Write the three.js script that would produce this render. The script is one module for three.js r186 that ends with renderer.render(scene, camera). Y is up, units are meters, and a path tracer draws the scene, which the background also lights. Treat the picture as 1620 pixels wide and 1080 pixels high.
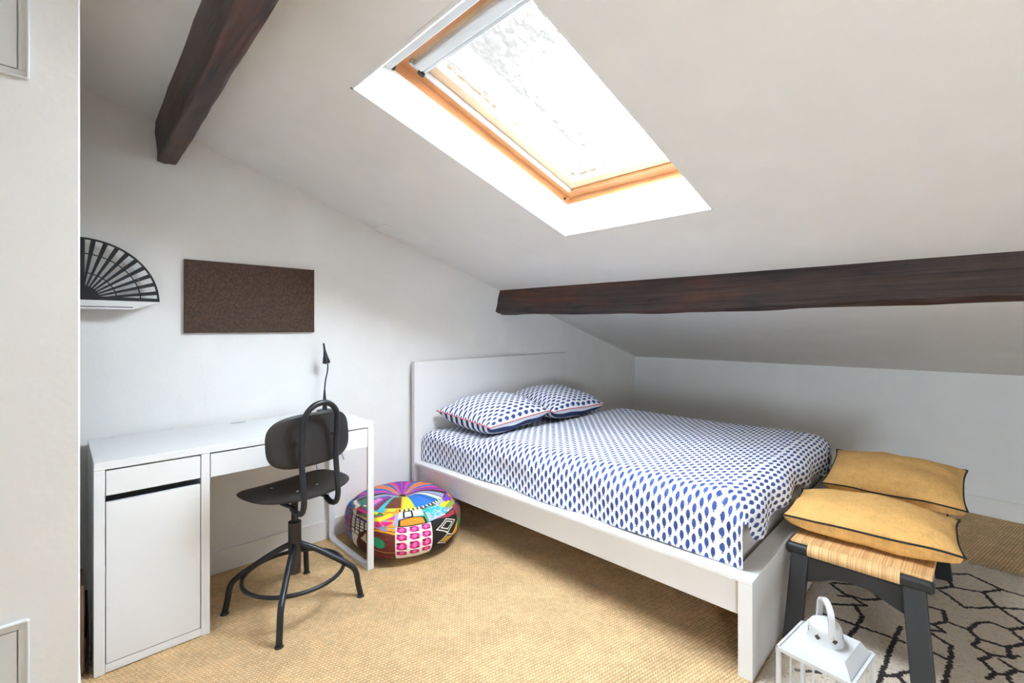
import * as THREE from 'three';
import { RoundedBoxGeometry } from 'three/addons/geometries/RoundedBoxGeometry.js';
import { mergeGeometries, mergeVertices } from 'three/addons/utils/BufferGeometryUtils.js';
import { RectAreaLightUniformsLib } from 'three/addons/lights/RectAreaLightUniformsLib.js';

// ------------------------------------------------------------------ camera, sky, daylight, exposure
const scene = new THREE.Scene();
const renderer = new THREE.WebGLRenderer();
renderer.toneMapping = THREE.LinearToneMapping;
renderer.toneMappingExposure = 1.07;
renderer.shadowMap.enabled = true;
RectAreaLightUniformsLib.init();

const camera = new THREE.PerspectiveCamera(72.83, 1.5, 0.05, 60);
camera.position.set(-4.5117, 1.2247, 2.6814);
camera.lookAt(-4.5117 + Math.sin(0.7747), 1.2247, 2.6814 - Math.cos(0.7747));
camera.setViewOffset(1620, 1080, 0, 22, 1620, 1080);   // shifted lens, uprights stay upright
scene.add(camera);

const SKY = 34.0, SKY_TINT = [0.84, 0.97, 1.10];         // bright overcast sky
scene.background = new THREE.Color().setRGB(...SKY_TINT);
scene.backgroundIntensity = SKY;

const KNEE = 0.9086, SLOPE = 0.302, SN = Math.hypot(1, SLOPE);
// local frame of the roof slope: s down the slope, o outwards, z along the house
const roofM = new THREE.Matrix4().makeBasis(
  new THREE.Vector3(1 / SN, -SLOPE / SN, 0), new THREE.Vector3(SLOPE / SN, 1 / SN, 0), new THREE.Vector3(0, 0, 1)).setPosition(0, KNEE, 0);
const roofP = (s, o, z) => new THREE.Vector3(s, o, z).applyMatrix4(roofM);
function skyLight(s, z, w, h) {                         // the patch of sky above a roof window
  const l = new THREE.RectAreaLight(new THREE.Color().setRGB(...SKY_TINT), SKY, w, h);
  l.position.copy(roofP(s, 0.42, z)); l.lookAt(roofP(s, 0, z)); scene.add(l);
}
skyLight(-3.31, 1.53, 1.25, 1.7);
{                                                       // the sky outside the window in the left wall, behind the camera
  const l = new THREE.RectAreaLight(new THREE.Color().setRGB(...SKY_TINT), SKY, 1.5, 1.5);
  l.position.set(-6.75, 0.75, 4.5); l.lookAt(0, 0.75, 4.5); scene.add(l);
}

// ------------------------------------------------------------------ helpers
let seed = 7;
const rnd = () => { seed |= 0; seed = seed + 0x6D2B79F5 | 0; let t = Math.imul(seed ^ seed >>> 15, 1 | seed); t = t + Math.imul(t ^ t >>> 7, 61 | t) ^ t; return ((t ^ t >>> 14) >>> 0) / 4294967296; };
const hash = (x, y) => { let h = Math.imul(x | 0, 374761393) ^ Math.imul(y | 0, 668265263); h = Math.imul(h ^ h >>> 13, 1274126177); return ((h ^ h >>> 16) >>> 0) / 4294967296; };
const sm = t => t * t * (3 - 2 * t), lerp = (a, b, t) => a + (b - a) * t, clamp = (x, a, b) => Math.min(b, Math.max(a, x));
function vn(x, y, p = 1e9) {                            // value noise, tiles with period p
  const m = a => ((a % p) + p) % p, x0 = Math.floor(x), y0 = Math.floor(y), fx = sm(x - x0), fy = sm(y - y0);
  return lerp(lerp(hash(m(x0), m(y0)), hash(m(x0 + 1), m(y0)), fx), lerp(hash(m(x0), m(y0 + 1)), hash(m(x0 + 1), m(y0 + 1)), fx), fy);
}
const fbm = (x, y, o = 4, p = 1e9) => { let a = 0.5, s = 0, n = 0; for (let i = 0; i < o; i++) { s += a * vn(x, y, p); n += a; x = x * 2 + 17; y = y * 2 + 31; p *= 2; a *= 0.5; } return s / n; };
function dataTex(w, h, fn, srgb = true) {               // fn(u, v) -> [r, g, b] 0..1 (sRGB when srgb)
  const d = new Uint8Array(w * h * 4);
  for (let j = 0; j < h; j++) for (let i = 0; i < w; i++) {
    const c = fn(i / w, j / h, i, j), k = (j * w + i) * 4;
    d[k] = clamp(c[0], 0, 1) * 255; d[k + 1] = clamp(c[1], 0, 1) * 255; d[k + 2] = clamp(c[2], 0, 1) * 255; d[k + 3] = 255;
  }
  return fin(new THREE.DataTexture(d, w, h), srgb);
}
function fin(t, srgb) {
  t.wrapS = t.wrapT = THREE.RepeatWrapping; t.magFilter = THREE.LinearFilter; t.minFilter = THREE.LinearMipmapLinearFilter;
  t.generateMipmaps = true; if (srgb) t.colorSpace = THREE.SRGBColorSpace; t.needsUpdate = true; return t;
}
function canvasTex(w, h, draw) { const c = document.createElement('canvas'); c.width = w; c.height = h; draw(c.getContext('2d'), w, h); return fin(new THREE.CanvasTexture(c), true); }
const rep = (t, a, b = a) => { const c = t.clone(); c.repeat.set(a, b); c.needsUpdate = true; return c; };
const std = (color, roughness = 0.6, extra = {}) => new THREE.MeshStandardMaterial({ color, roughness, ...extra });
const taken = {};
const numbered = n => { const k = taken[n] = (taken[n] ?? -1) + 1; return k ? `${n}_${String(k).padStart(3, '0')}` : n; };
function shadow(o) { o.traverse(m => { if (m.isMesh) { m.castShadow = m.receiveShadow = true; } }); return o; }
function thing(name, label, category, [x, y, z] = [0, 0, 0], turn = 0, group) {
  const o = new THREE.Group(); o.name = numbered(name); o.position.set(x, y, z); o.rotation.y = turn;
  o.userData = { label, category }; if (group) o.userData.group = group;
  scene.add(o); return o;
}
const plain = g => { let q = g.index ? g.toNonIndexed() : g.clone(); for (const k of Object.keys(q.attributes)) if (!['position', 'normal', 'uv'].includes(k)) q.deleteAttribute(k); q.morphAttributes = {}; q.clearGroups(); return q; };
function obj(name, geos, material, parent = scene) {
  geos = Array.isArray(geos) ? geos : [geos];
  const g = geos.length > 1 ? mergeGeometries(geos.map(plain)) : geos[0];
  const m = new THREE.Mesh(g, material); m.name = parent === scene ? numbered(name) : name; parent.add(m); m.castShadow = m.receiveShadow = true; return m;
}
function struct(name, geos, material) { const m = obj(name, geos, material); m.userData = { kind: 'structure' }; return m; }
function tag(m, label, category, group) { m.userData = { label, category }; if (group) m.userData.group = group; return m; }
function bx(x0, x1, y0, y1, z0, z1, r = 0.002, seg = 2) {   // box by its bounds, with eased edges
  const w = x1 - x0, h = y1 - y0, d = z1 - z0;
  const g = r > 0 ? new RoundedBoxGeometry(w, h, d, seg, Math.min(r, w / 2.01, h / 2.01, d / 2.01)) : new THREE.BoxGeometry(w, h, d);
  g.translate((x0 + x1) / 2, (y0 + y1) / 2, (z0 + z1) / 2); return g;
}
function metreUV(g, sx = 1, sy = 1, turn = 0) {          // uv in metres, projected along the main axis of each face
  const q = g.index ? g.toNonIndexed() : g, p = q.attributes.position, n = p.count, uv = new Float32Array(n * 2);
  const a = new THREE.Vector3(), b = new THREE.Vector3(), c = new THREE.Vector3(), cs = Math.cos(turn), sn = Math.sin(turn);
  for (let i = 0; i < n; i += 3) {
    a.fromBufferAttribute(p, i); b.fromBufferAttribute(p, i + 1); c.fromBufferAttribute(p, i + 2);
    const nn = b.clone().sub(a).cross(c.clone().sub(a)), ax = Math.abs(nn.x), ay = Math.abs(nn.y), az = Math.abs(nn.z);
    [a, b, c].forEach((v, k) => {
      let u, w;
      if (ay >= ax && ay >= az) { u = v.x; w = v.z; } else if (ax >= az) { u = v.z; w = v.y; } else { u = v.x; w = v.y; }
      uv[(i + k) * 2] = (u * cs - w * sn) * sx; uv[(i + k) * 2 + 1] = (u * sn + w * cs) * sy;
    });
  }
  q.setAttribute('uv', new THREE.BufferAttribute(uv, 2)); return q;
}
const V = (x, y, z) => new THREE.Vector3(x, y, z);
const tube = (pts, r, seg = 48, rad = 10, closed = false) => new THREE.TubeGeometry(new THREE.CatmullRomCurve3(pts.map(p => p.isVector3 ? p : V(...p)), closed, 'centripetal'), seg, r, rad, closed);
const cyl = (r0, r1, h, x, y, z, n = 24) => new THREE.CylinderGeometry(r0, r1, h, n).translate(x, y, z);
function grid(nu, nv, fn, uvf) {                          // surface from fn(u, v), u, v in 0..1
  const pos = [], uv = [], idx = [];
  for (let j = 0; j <= nv; j++) for (let i = 0; i <= nu; i++) { const u = i / nu, v = j / nv; pos.push(...fn(u, v)); uv.push(...(uvf ? uvf(u, v) : [u, v])); }
  for (let j = 0; j < nv; j++) for (let i = 0; i < nu; i++) { const a = j * (nu + 1) + i, b = a + 1, c = a + nu + 1, d = c + 1; idx.push(a, b, d, a, d, c); }
  const g = new THREE.BufferGeometry(); g.setAttribute('position', new THREE.Float32BufferAttribute(pos, 3)); g.setAttribute('uv', new THREE.Float32BufferAttribute(uv, 2)); g.setIndex(idx); g.computeVertexNormals(); return g;
}
function beamBetween(p, q, w, d, r = 0.003) {              // squared bar from p to q
  const L = p.distanceTo(q), g = new RoundedBoxGeometry(w, L, d, 2, r), m = new THREE.Matrix4();
  const y = q.clone().sub(p).normalize(), x = V(1, 0, 0).addScaledVector(y, -y.x).normalize(), z = x.clone().cross(y);
  m.makeBasis(x, y, z).setPosition(p.clone().add(q).multiplyScalar(0.5)); g.applyMatrix4(m); return g;
}

// ------------------------------------------------------------------ textures and materials
const plasterBump = dataTex(512, 512, (u, v) => { const n = 0.6 * fbm(u * 14, v * 8, 4, 14 * 8) + 0.4 * fbm(u * 90, v * 90, 2, 90); return [n, n, n]; }, false);
const plasterTone = dataTex(256, 256, (u, v) => { const n = 0.965 + 0.035 * fbm(u * 6, v * 6, 4, 6); return [n, n * 0.998, n * 0.993]; });
const plasterMat = std(new THREE.Color().setRGB(0.90, 0.895, 0.885), 0.8, { map: plasterTone, bumpMap: plasterBump, bumpScale: 0.0008 });
const trimMat = std(new THREE.Color().setRGB(0.86, 0.845, 0.82), 0.5, { bumpMap: plasterBump, bumpScale: 0.0015 });
const hatchMat = std(new THREE.Color().setRGB(0.74, 0.75, 0.75), 0.35);
const liningMat = std(new THREE.Color().setRGB(0.86, 0.87, 0.87), 0.6);

const weave = dataTex(1024, 1024, (u, v) => {              // seagrass matting, 30 x 32 knots
  const nx = 36, ny = 38, row = Math.floor(v * ny), off = (row % 2) * 0.5, cx = u * nx + off, col = Math.floor(cx), fx = cx - col - 0.5, fy = v * ny - row - 0.5;
  const sl = (row % 2 ? 1 : -1) * 0.7, d = Math.hypot((fx + fy * sl) * 1.6, fy * 1.8), body = clamp(1.15 - d * d * 1.1, 0, 1);
  const strand = 0.5 + 0.5 * Math.sin((fx * 2.2 - fy * sl * 4) * 9 + hash(col % nx, row) * 6), tone = hash(col % nx + 71, row + 13), big = fbm(u * 5, v * 5, 3, 5), fine = fbm(u * 200, v * 200, 2, 200);
  let k = 0.80 + 0.15 * body + 0.06 * strand * body + 0.07 * (tone - 0.5) + 0.12 * (big - 0.5) + 0.14 * (fine - 0.5);
  const warm = hash(col % nx + 5, row + 91) * 0.025;
  return [0.94 * k, (0.80 - warm) * k, (0.60 - warm * 1.4) * k];
});
const weaveBump = dataTex(1024, 1024, (u, v) => {
  const nx = 36, ny = 38, row = Math.floor(v * ny), off = (row % 2) * 0.5, cx = u * nx + off, col = Math.floor(cx), fx = cx - col - 0.5, fy = v * ny - row - 0.5;
  const sl = (row % 2 ? 1 : -1) * 0.7, d = Math.hypot((fx + fy * sl) * 1.5, fy * 1.75), body = Math.sqrt(clamp(1.05 - d * d, 0, 1)), n = fbm(u * 160, v * 160, 2, 160);
  const k = 0.75 * body * (0.8 + 0.2 * hash(col % nx, row + 3)) + 0.25 * n; return [k, k, k];
}, false);
const seagrassMat = std('#ffffff', 0.9, { map: rep(weave, 1 / 0.48), bumpMap: rep(weaveBump, 1 / 0.48), bumpScale: 0.006 });

const grainFn = (u, v, f, p) => { const w = fbm(u * 4, v * f * 0.25, 3, 4) * 2.2; return 0.6 * vn(u * 5 + w, v * f + w * 3, p) + 0.4 * fbm(u * 12, v * f * 4, 3, 1e9); };
const oakOld = dataTex(2048, 256, (u, v) => {               // old stained beams: u along, v across
  u *= 3.5;
  const g = fbm(u * 6, v * 40, 4), s = fbm(u * 26, v * 10, 3), red = sm(clamp((fbm(u * 5 + 9, v * 5 + 3, 3) - 0.42) * 4, 0, 1)), crack = Math.pow(1 - Math.abs(vn(u * 3 + 5, v * 13) * 2 - 1), 14);
  const k = (0.62 + 0.5 * g) * (0.86 + 0.28 * s) * (1 - 0.45 * crack);
  return [lerp(0.24, 0.32, red) * k, lerp(0.18, 0.185, red) * k, lerp(0.165, 0.14, red) * k];
});
const oakBump = dataTex(512, 256, (u, v) => { const k = 0.6 * fbm(u * 5, v * 40, 4) + 0.4 * fbm(u * 40, v * 6, 3); return [k, k, k]; }, false);
const oldBeamMat = std('#ffffff', 0.55, { map: oakOld, bumpMap: oakBump, bumpScale: 0.004 });
const pineT = dataTex(512, 256, (u, v) => { const g = grainFn(u, v, 9, 1e9), k = 0.86 + 0.22 * g; return [0.74 * k, 0.52 * k, 0.33 * k]; });
const pineMat = std('#ffffff', 0.4, { map: pineT });
const palePineMat = std(new THREE.Color().setRGB(1, 0.98, 0.95), 0.4, { map: dataTex(512, 256, (u, v) => { const g = grainFn(u + 3, v, 9, 1e9), k = 0.92 + 0.1 * g; return [0.90 * k, 0.78 * k, 0.64 * k]; }) });
const aluMat = std(new THREE.Color().setRGB(0.62, 0.66, 0.70), 0.35, { metalness: 0.3 });
const flapMat = std(new THREE.Color().setRGB(0.70, 0.75, 0.79), 0.4);
const screwMat = std('#2a2a2a', 0.4, { metalness: 0.6 });
const lacquer = std(new THREE.Color().setRGB(0.83, 0.835, 0.84), 0.28);          // white desk
const bedMat = std(new THREE.Color().setRGB(0.82, 0.81, 0.80), 0.32);
const darkBacking = std('#3a3733', 0.8);
const steelBlack = std('#23252a', 0.38, { metalness: 0.25 });
const plyBlack = std('#ffffff', 0.55, { map: dataTex(256, 256, (u, v) => { const k = 0.8 + 0.35 * fbm(u * 60, v * 5, 3, 60); return [0.125 * k, 0.108 * k, 0.10 * k]; }) });
const chrome = std('#c9c9c9', 0.25, { metalness: 0.9 });
const blackPaint = std('#ffffff', 0.5, { map: dataTex(256, 256, (u, v) => { const k = 0.85 + 0.3 * fbm(u * 40, v * 4, 3, 40); return [0.13 * k, 0.128 * k, 0.128 * k]; }) });
const inkBlack = std('#15171b', 0.6);

// ------------------------------------------------------------------ the room
const X0 = -6.4, Z1 = 5.4, ceilY = x => KNEE - SLOPE * x;
struct('floor', metreUV(new THREE.BoxGeometry(6.8, 0.1, 5.8).translate(-3.1, -0.05, 2.6), 1, 1, -0.2), seagrassMat);
{
  const s = new THREE.Shape([[X0 - 0.2, 0], [0.2, 0], [0.2, ceilY(0.2) + 0.35], [X0 - 0.2, ceilY(X0 - 0.2) + 0.35]].map(p => new THREE.Vector2(...p)));
  struct('wall_back', metreUV(new THREE.ExtrudeGeometry(s, { depth: 0.2, bevelEnabled: false }).translate(0, 0, -0.2)), plasterMat);
  struct('wall_front', metreUV(new THREE.ExtrudeGeometry(s, { depth: 0.2, bevelEnabled: false }).translate(0, 0, Z1)), plasterMat);
}
const lean = (y, z) => -0.185 * clamp(1 - y / KNEE, 0, 1) * clamp(z, 0, 3) / 2.65;      // the low wall leans in as it comes forward
{
  const g = new THREE.BoxGeometry(0.2, 1.3, Z1 + 0.2, 1, 26, 40).translate(0.1, 0.65, Z1 / 2), p = g.attributes.position;
  for (let i = 0; i < p.count; i++) if (p.getX(i) < 0.01) p.setX(i, lean(p.getY(i), p.getZ(i)));
  g.computeVertexNormals(); struct('wall_right', metreUV(g), plasterMat);
  const b = new THREE.BoxGeometry(0.016, 0.11, Z1, 1, 4, 40).translate(-0.008, 0.055, Z1 / 2), q = b.attributes.position;
  for (let i = 0; i < q.count; i++) q.setX(i, q.getX(i) + lean(q.getY(i), q.getZ(i)));
  b.computeVertexNormals(); struct('baseboard_right', metreUV(b), trimMat);
}
const WL = { y0: 0.2, y1: 1.25, z0: 4.1, z1: 4.85 };
struct('wall_left', [[0, WL.y0, 0, Z1], [WL.y1, 3.3, 0, Z1], [WL.y0, WL.y1, 0, WL.z0], [WL.y0, WL.y1, WL.z1, Z1]].map(([a, b, c, d]) => metreUV(bx(X0 - 0.2, X0, a, b, c, d, 0))), plasterMat);
struct('baseboard_back', metreUV(bx(X0, 0, 0, 0.11, 0, 0.014, 0.003)), trimMat);
// cupboard block at the left, its front faces the room
struct('wall_cupboard', metreUV(bx(X0, -4.479, 0, 3.0, 0.48, 1.3, 0.004)), plasterMat);
struct('wall_added', metreUV(bx(-5.22, -5.08, 0, 3.0, 1.3, 2.85, 0.004)), plasterMat);      // unseen wall, added to block the left window from the cupboard front
struct('baseboard_left', metreUV(bx(-4.479, -4.462, 0, 0.11, 0.48, 1.3, 0.003)), trimMat);

// roof slope: inner lining board with the window opening, and the outer roof with a smaller one
const W = { s0: -3.952, s1: -2.746, z0: 1.1525, z1: 1.9086 }, F = { s0: -3.871, s1: -2.774, z0: 1.1525, z1: 1.9086 };
function slab(o0, o1, holes) {
  const s = new THREE.Shape([[-7.3, -0.2], [0.35, -0.2], [0.35, Z1 + 0.2], [-7.3, Z1 + 0.2]].map(p => new THREE.Vector2(...p)));
  for (const h of holes) s.holes.push(new THREE.Path([[h.s0, h.z0], [h.s0, h.z1], [h.s1, h.z1], [h.s1, h.z0]].map(p => new THREE.Vector2(...p))));
  const g = new THREE.ExtrudeGeometry(s, { depth: o1 - o0, bevelEnabled: false });   // shape in (s, z), depth along o
  g.applyMatrix4(new THREE.Matrix4().set(1, 0, 0, 0, 0, 0, 1, o0, 0, 1, 0, 0, 0, 0, 0, 1));
  const ix = g.index; if (!ix) { const p = g.attributes.position.array; for (let i = 0; i < p.length; i += 9) for (let k = 0; k < 3; k++) { const t = p[i + 3 + k]; p[i + 3 + k] = p[i + 6 + k]; p[i + 6 + k] = t; } }
  g.computeVertexNormals(); const q = metreUV(g); q.applyMatrix4(roofM); return q;
}
struct('ceiling', slab(0, 0.04, [{ s0: W.s0 - 0.01, s1: W.s1 + 0.01, z0: W.z0 - 0.01, z1: W.z1 + 0.01 }]), plasterMat);
struct('roof', slab(0.165, 0.30, [{ s0: F.s0 - 0.03, s1: F.s1 + 0.03, z0: F.z0 - 0.03, z1: F.z1 + 0.03 }]), plasterMat);
const local = g => g.applyMatrix4(roofM);
function quadPrism(a, b, c, d, n, t) {                     // a board: quad a-b-c-d thickened by t along n
  const P = [a, b, c, d], Q = P.map(p => p.clone().addScaledVector(n, t)), all = [...P, ...Q];
  const idx = [0, 1, 2, 0, 2, 3, 4, 6, 5, 4, 7, 6, 0, 4, 5, 0, 5, 1, 1, 5, 6, 1, 6, 2, 2, 6, 7, 2, 7, 3, 3, 7, 4, 3, 4, 0];
  const g = new THREE.BufferGeometry(); g.setAttribute('position', new THREE.Float32BufferAttribute(idx.flatMap(i => all[i].toArray()), 3)); g.computeVertexNormals(); return metreUV(g);
}
// roof window
{
  const w = new THREE.Group(); w.name = 'window_1'; w.userData = { kind: 'structure' }; scene.add(w);
  const L = (s, o, z) => V(s, o, z), i = 0.0, o = 0.166, e = 0.012;
  obj('reveal_panel', local(quadPrism(L(W.s0, i, W.z0), L(W.s1, i, W.z0), L(F.s1, o, F.z0), L(F.s0, o, F.z0), V(0, 0, -1), e)), liningMat, w);
  obj('reveal_panel', local(quadPrism(L(W.s0, i, W.z1), L(W.s1, i, W.z1), L(F.s1, o, F.z1), L(F.s0, o, F.z1), V(0, 0, 1), e)), liningMat, w);
  obj('reveal_panel', local(quadPrism(L(W.s1, i, W.z0), L(W.s1, i, W.z1), L(F.s1, o, F.z1), L(F.s1, o, F.z0), V(1, 0, 0), e)), liningMat, w);
  obj('reveal_panel', local(quadPrism(L(W.s0, i, W.z0), L(W.s0, i, W.z1), L(F.s0, o, F.z1), L(F.s0, o, F.z0), V(-1, 0, 0), e)), liningMat, w);
  const ring = (name, s0, s1, z0, z1, t, o0, o1, m, r = 0.002) => {
    const parts = [[s0, s1, z0, z0 + t], [s0, s1, z1 - t, z1], [s0, s0 + t, z0 + t, z1 - t], [s1 - t, s1, z0 + t, z1 - t]];
    for (const [a, b, c, d] of parts) {
      const g = metreUV(bx(a, b, o0, o1, c, d, r));
      if (b - a < 0.2) { const uv = g.attributes.uv; for (let k = 0; k < uv.count; k++) { const x = uv.getX(k); uv.setXY(k, uv.getY(k), x); } }   // grain along the piece
      obj(name, local(g), m, w);
    }
  };
  ring('frame_board', F.s0 - 0.032, F.s1 + 0.032, F.z0 - 0.032, F.z1 + 0.032, 0.03, 0.168, 0.235, pineMat);
  ring('sash_board', F.s0 + 0.004, F.s1 - 0.004, F.z0 + 0.004, F.z1 - 0.004, 0.05, 0.198, 0.262, pineMat, 0.003);
  ring('glazing_bead', F.s0 + 0.055, F.s1 - 0.055, F.z0 + 0.055, F.z1 - 0.055, 0.048, 0.212, 0.258, palePineMat, 0.004);
  for (const z of [F.z0 + 0.044, F.z1 - 0.058]) obj('blind_rail', local(bx(F.s0 + 0.06, F.s1 - 0.058, 0.194, 0.212, z, z + 0.014, 0.002)), aluMat, w);
  const flap = obj('ventilation_flap', local(bx(F.s0 - 0.016, F.s0 + 0.016, 0.146, 0.166, F.z0 + 0.012, F.z1 - 0.012, 0.004)), flapMat, w);
  obj('pivot', local(bx(F.s0 + 0.016, F.s0 + 0.03, 0.155, 0.178, F.z0 + 0.006, F.z0 + 0.02, 0.003)), screwMat, flap);
  const cass = obj('blind_cassette', local(bx(F.s0 + 0.074, F.s0 + 0.112, 0.186, 0.235, F.z0 + 0.058, F.z1 - 0.058, 0.008)), flapMat, w);
  obj('pull_bar', local(bx(F.s0 + 0.112, F.s0 + 0.126, 0.190, 0.208, F.z0 + 0.062, F.z1 - 0.062, 0.004)), aluMat, cass);
  obj('end_cap', local(bx(F.s0 + 0.10, F.s0 + 0.126, 0.180, 0.200, F.z0 + 0.046, F.z0 + 0.062, 0.003)), screwMat, cass);
  obj('screw', local(cyl(0.006, 0.006, 0.004, 0, 0, 0).rotateX(Math.PI / 2).translate(F.s1 - 0.03, 0.185, F.z0 + 0.001)), screwMat, w);
  const dirt = dataTex(512, 512, (u, v) => {              // grime and lichen dust on the glass, densest in two drifts
    const drift = 1.1 * Math.exp(-Math.pow((v - 0.2 - 0.3 * (fbm(u * 3, 7, 2) - 0.5)) / 0.2, 2)) + 0.8 * Math.exp(-Math.pow((u - 0.12) / 0.16, 2)) + 0.25;
    const spk = fbm(u * 38, v * 38, 4), d = sm(clamp((drift * 0.42 + spk - 0.78) * 5, 0, 1)), k = lerp(1, (0.56 + 0.36 * fbm(u * 60, v * 60, 3)) / SKY, d);
    return [lerp(1, 1.16, d) * k, k, lerp(1, 0.86, d) * k].map(x => Math.pow(Math.min(1, x), 1 / 2.2));
  });
  const pane = new THREE.PlaneGeometry(F.s1 - F.s0 - 0.2, F.z1 - F.z0 - 0.2).rotateX(Math.PI / 2).translate((F.s0 + F.s1) / 2, 0.247, (F.z0 + F.z1) / 2);
  obj('glass_pane', local(pane), new THREE.MeshPhysicalMaterial({ color: '#ffffff', map: dirt, roughness: 0.02, transmission: 1, thickness: 0, ior: 1.5, side: THREE.DoubleSide }), w);
}
{                                                       // window in the left wall, out of view
  const w = new THREE.Group(); w.name = 'window_2'; w.userData = { kind: 'structure' }; scene.add(w);
  const { y0, y1, z0, z1 } = WL, x = X0 - 0.12;
  for (const [a, b, c, d] of [[y0, y0 + 0.06, z0, z1], [y1 - 0.06, y1, z0, z1], [y0 + 0.06, y1 - 0.06, z0, z0 + 0.06], [y0 + 0.06, y1 - 0.06, z1 - 0.06, z1], [y0 + 0.06, y1 - 0.06, (z0 + z1) / 2 - 0.03, (z0 + z1) / 2 + 0.03]])
    obj('sash_board', bx(x, x + 0.06, a, b, c, d, 0.003), liningMat, w);
  const glass = new THREE.MeshPhysicalMaterial({ color: '#ffffff', roughness: 0.02, transmission: 1, thickness: 0, ior: 1.5, side: THREE.DoubleSide });
  for (const z of [z0 + 0.06, (z0 + z1) / 2 + 0.03]) obj('glass_pane', new THREE.PlaneGeometry((z1 - z0) / 2 - 0.09, y1 - y0 - 0.12).rotateY(Math.PI / 2).translate(x + 0.03, (y0 + y1) / 2, z + (z1 - z0) / 4 - 0.045), glass, w);
}
// squared patch in the ceiling by the gable wall
struct('trim_1', local(metreUV(bx(-3.25, -3.12, -0.005, 0.001, 0.002, 0.168, 0.001))), plasterMat);

// beams
function oldBeam(name, corners, zA, zB, label, skew, bow) {   // corners: the section at the wall, as [x, y] round the beam
  const n = corners.length, seg = 60, per = 5, ring = [];
  for (let k = 0; k < n; k++) for (let j = 0; j < per; j++) { const a = corners[k], b = corners[(k + 1) % n], t = j / per; ring.push([lerp(a[0], b[0], t), lerp(a[1], b[1], t), k === 0 && j === 0 ? 0 : 1]); }
  const cx = corners.reduce((s, c) => s + c[0], 0) / n, cy = corners.reduce((s, c) => s + c[1], 0) / n, m = ring.length;
  let per2 = 0; const run = ring.map((p, i) => { const q = ring[(i + 1) % m], r = per2; per2 += Math.hypot(q[0] - p[0], q[1] - p[1]); return r; }); run.push(per2);
  const at = (i, v) => { const k = i % m, p = ring[k], z = lerp(zA, zB, v), w = 0.012 * (vn(k * 0.45 + 3, z * 5 + k * 7.1) - 0.5) + 0.006 * (vn(k * 1.7, z * 22) - 0.5), dx = p[0] - cx, dy = p[1] - cy, l = Math.hypot(dx, dy); return [p[0] + dx / l * w + skew * z, p[1] + dy / l * w + bow(z), z]; };
  const g = grid(m, seg, (u, v) => at(Math.round(u * m), v), (u, v) => [lerp(zA, zB, v) / 5.6, run[Math.round(u * m)] / 0.45]);
  const caps = [0, 1].map(v => { const c = new THREE.ShapeGeometry(new THREE.Shape(ring.map((p, i) => new THREE.Vector2(at(i, v)[0], at(i, v)[1])))); c.translate(0, 0, v ? zB : zA); return c; });
  const mesh = obj(name, [g, ...caps], oldBeamMat); mesh.material.side = THREE.DoubleSide; tag(mesh, label, 'beam'); return mesh;
}
oldBeam('roof_beam', [[-2.017, 1.535], [-2.067, 1.358], [-2.058, 1.343], [-2.0, 1.326], [-1.94, 1.50]], -0.02, Z1, 'dark brown rough wooden beam running under the slope above the bed', 0.016, z => -0.016 * Math.sin(clamp(z / 2.7, 0, 1) * 3.0));
oldBeam('roof_beam', [[-4.196, 2.21], [-4.188, 1.994], [-4.116, 1.992], [-4.10, 2.18]], -0.02, Z1, 'dark reddish brown wooden beam high on the ceiling left of the roof window', -0.017, z => 0.0);

// hatches in the cupboard front
function hatch(y0, y1, label) {
  const t = thing('access_hatch', label, 'hatch', [-4.557, 0, 1.3]);
  const x1 = 0, x0 = -0.34, f = 0.014;
  obj('frame', [bx(x0, x1, y0, y0 + f, 0, 0.008, 0.001), bx(x0, x1, y1 - f, y1, 0, 0.008, 0.001), bx(x0, x0 + f, y0 + f, y1 - f, 0, 0.008, 0.001), bx(x1 - f, x1, y0 + f, y1 - f, 0, 0.008, 0.001),
    bx(x1 - 0.003, x1 + 0.002, y0, y1, 0, 0.012, 0.002), bx(x0, x1, y0 - 0.002, y0 + 0.003, 0, 0.012, 0.002), bx(x0, x1, y1 - 0.003, y1 + 0.002, 0, 0.012, 0.002)], hatchMat, t);
  obj('backing', bx(x0 + f, x1 - f, y0 + f, y1 - f, 0.0, 0.0004, 0), hatchMat, t);
  obj('door', bx(x0 + f + 0.002, x1 - f - 0.002, y0 + f + 0.002, y1 - f - 0.002, 0.0004, 0.0075, 0.0008), hatchMat, t);
}
hatch(1.735, 2.06, 'pale grey flush wall hatch high in the top left corner');
hatch(0.20, 0.625, 'white framed flush wall hatch low in the bottom left corner');

// ------------------------------------------------------------------ bed
const BED = [-2.8493, 0, 0.0702], BT = 0.0218, BW = 1.616, BL = 2.052;
const bed = thing('bed_frame', 'white wooden double bed frame with plain headboard against gable wall', 'bed', BED, BT);
obj('headboard', bx(0, BW, 0.0, 1.0, -0.032, 0, 0.002), bedMat, bed);
obj('footboard', [bx(0, BW, 0, 0.332, BL - 0.048, BL, 0.002), bx(0, BW, 0.332, 0.346, BL - 0.072, BL, 0.002)], bedMat, bed);
for (const x of [0, BW]) {
  const s = x ? -1 : 1, lo = Math.min(x, x + s * 0.085), hi = Math.max(x, x + s * 0.085), f0 = Math.min(x + s * 0.032, x + s * 0.056), f1 = Math.max(x + s * 0.032, x + s * 0.056);
  obj('side_rail', [bx(lo, hi, 0.332, 0.346, 0, BL - 0.072, 0.002), bx(f0, f1, 0.198, 0.332, 0, BL - 0.048, 0.002)], bedMat, bed);
}
obj('mid_beam', bx(BW / 2 - 0.02, BW / 2 + 0.02, 0.2, 0.24, 0, BL - 0.048, 0.002), bedMat, bed);
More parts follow.
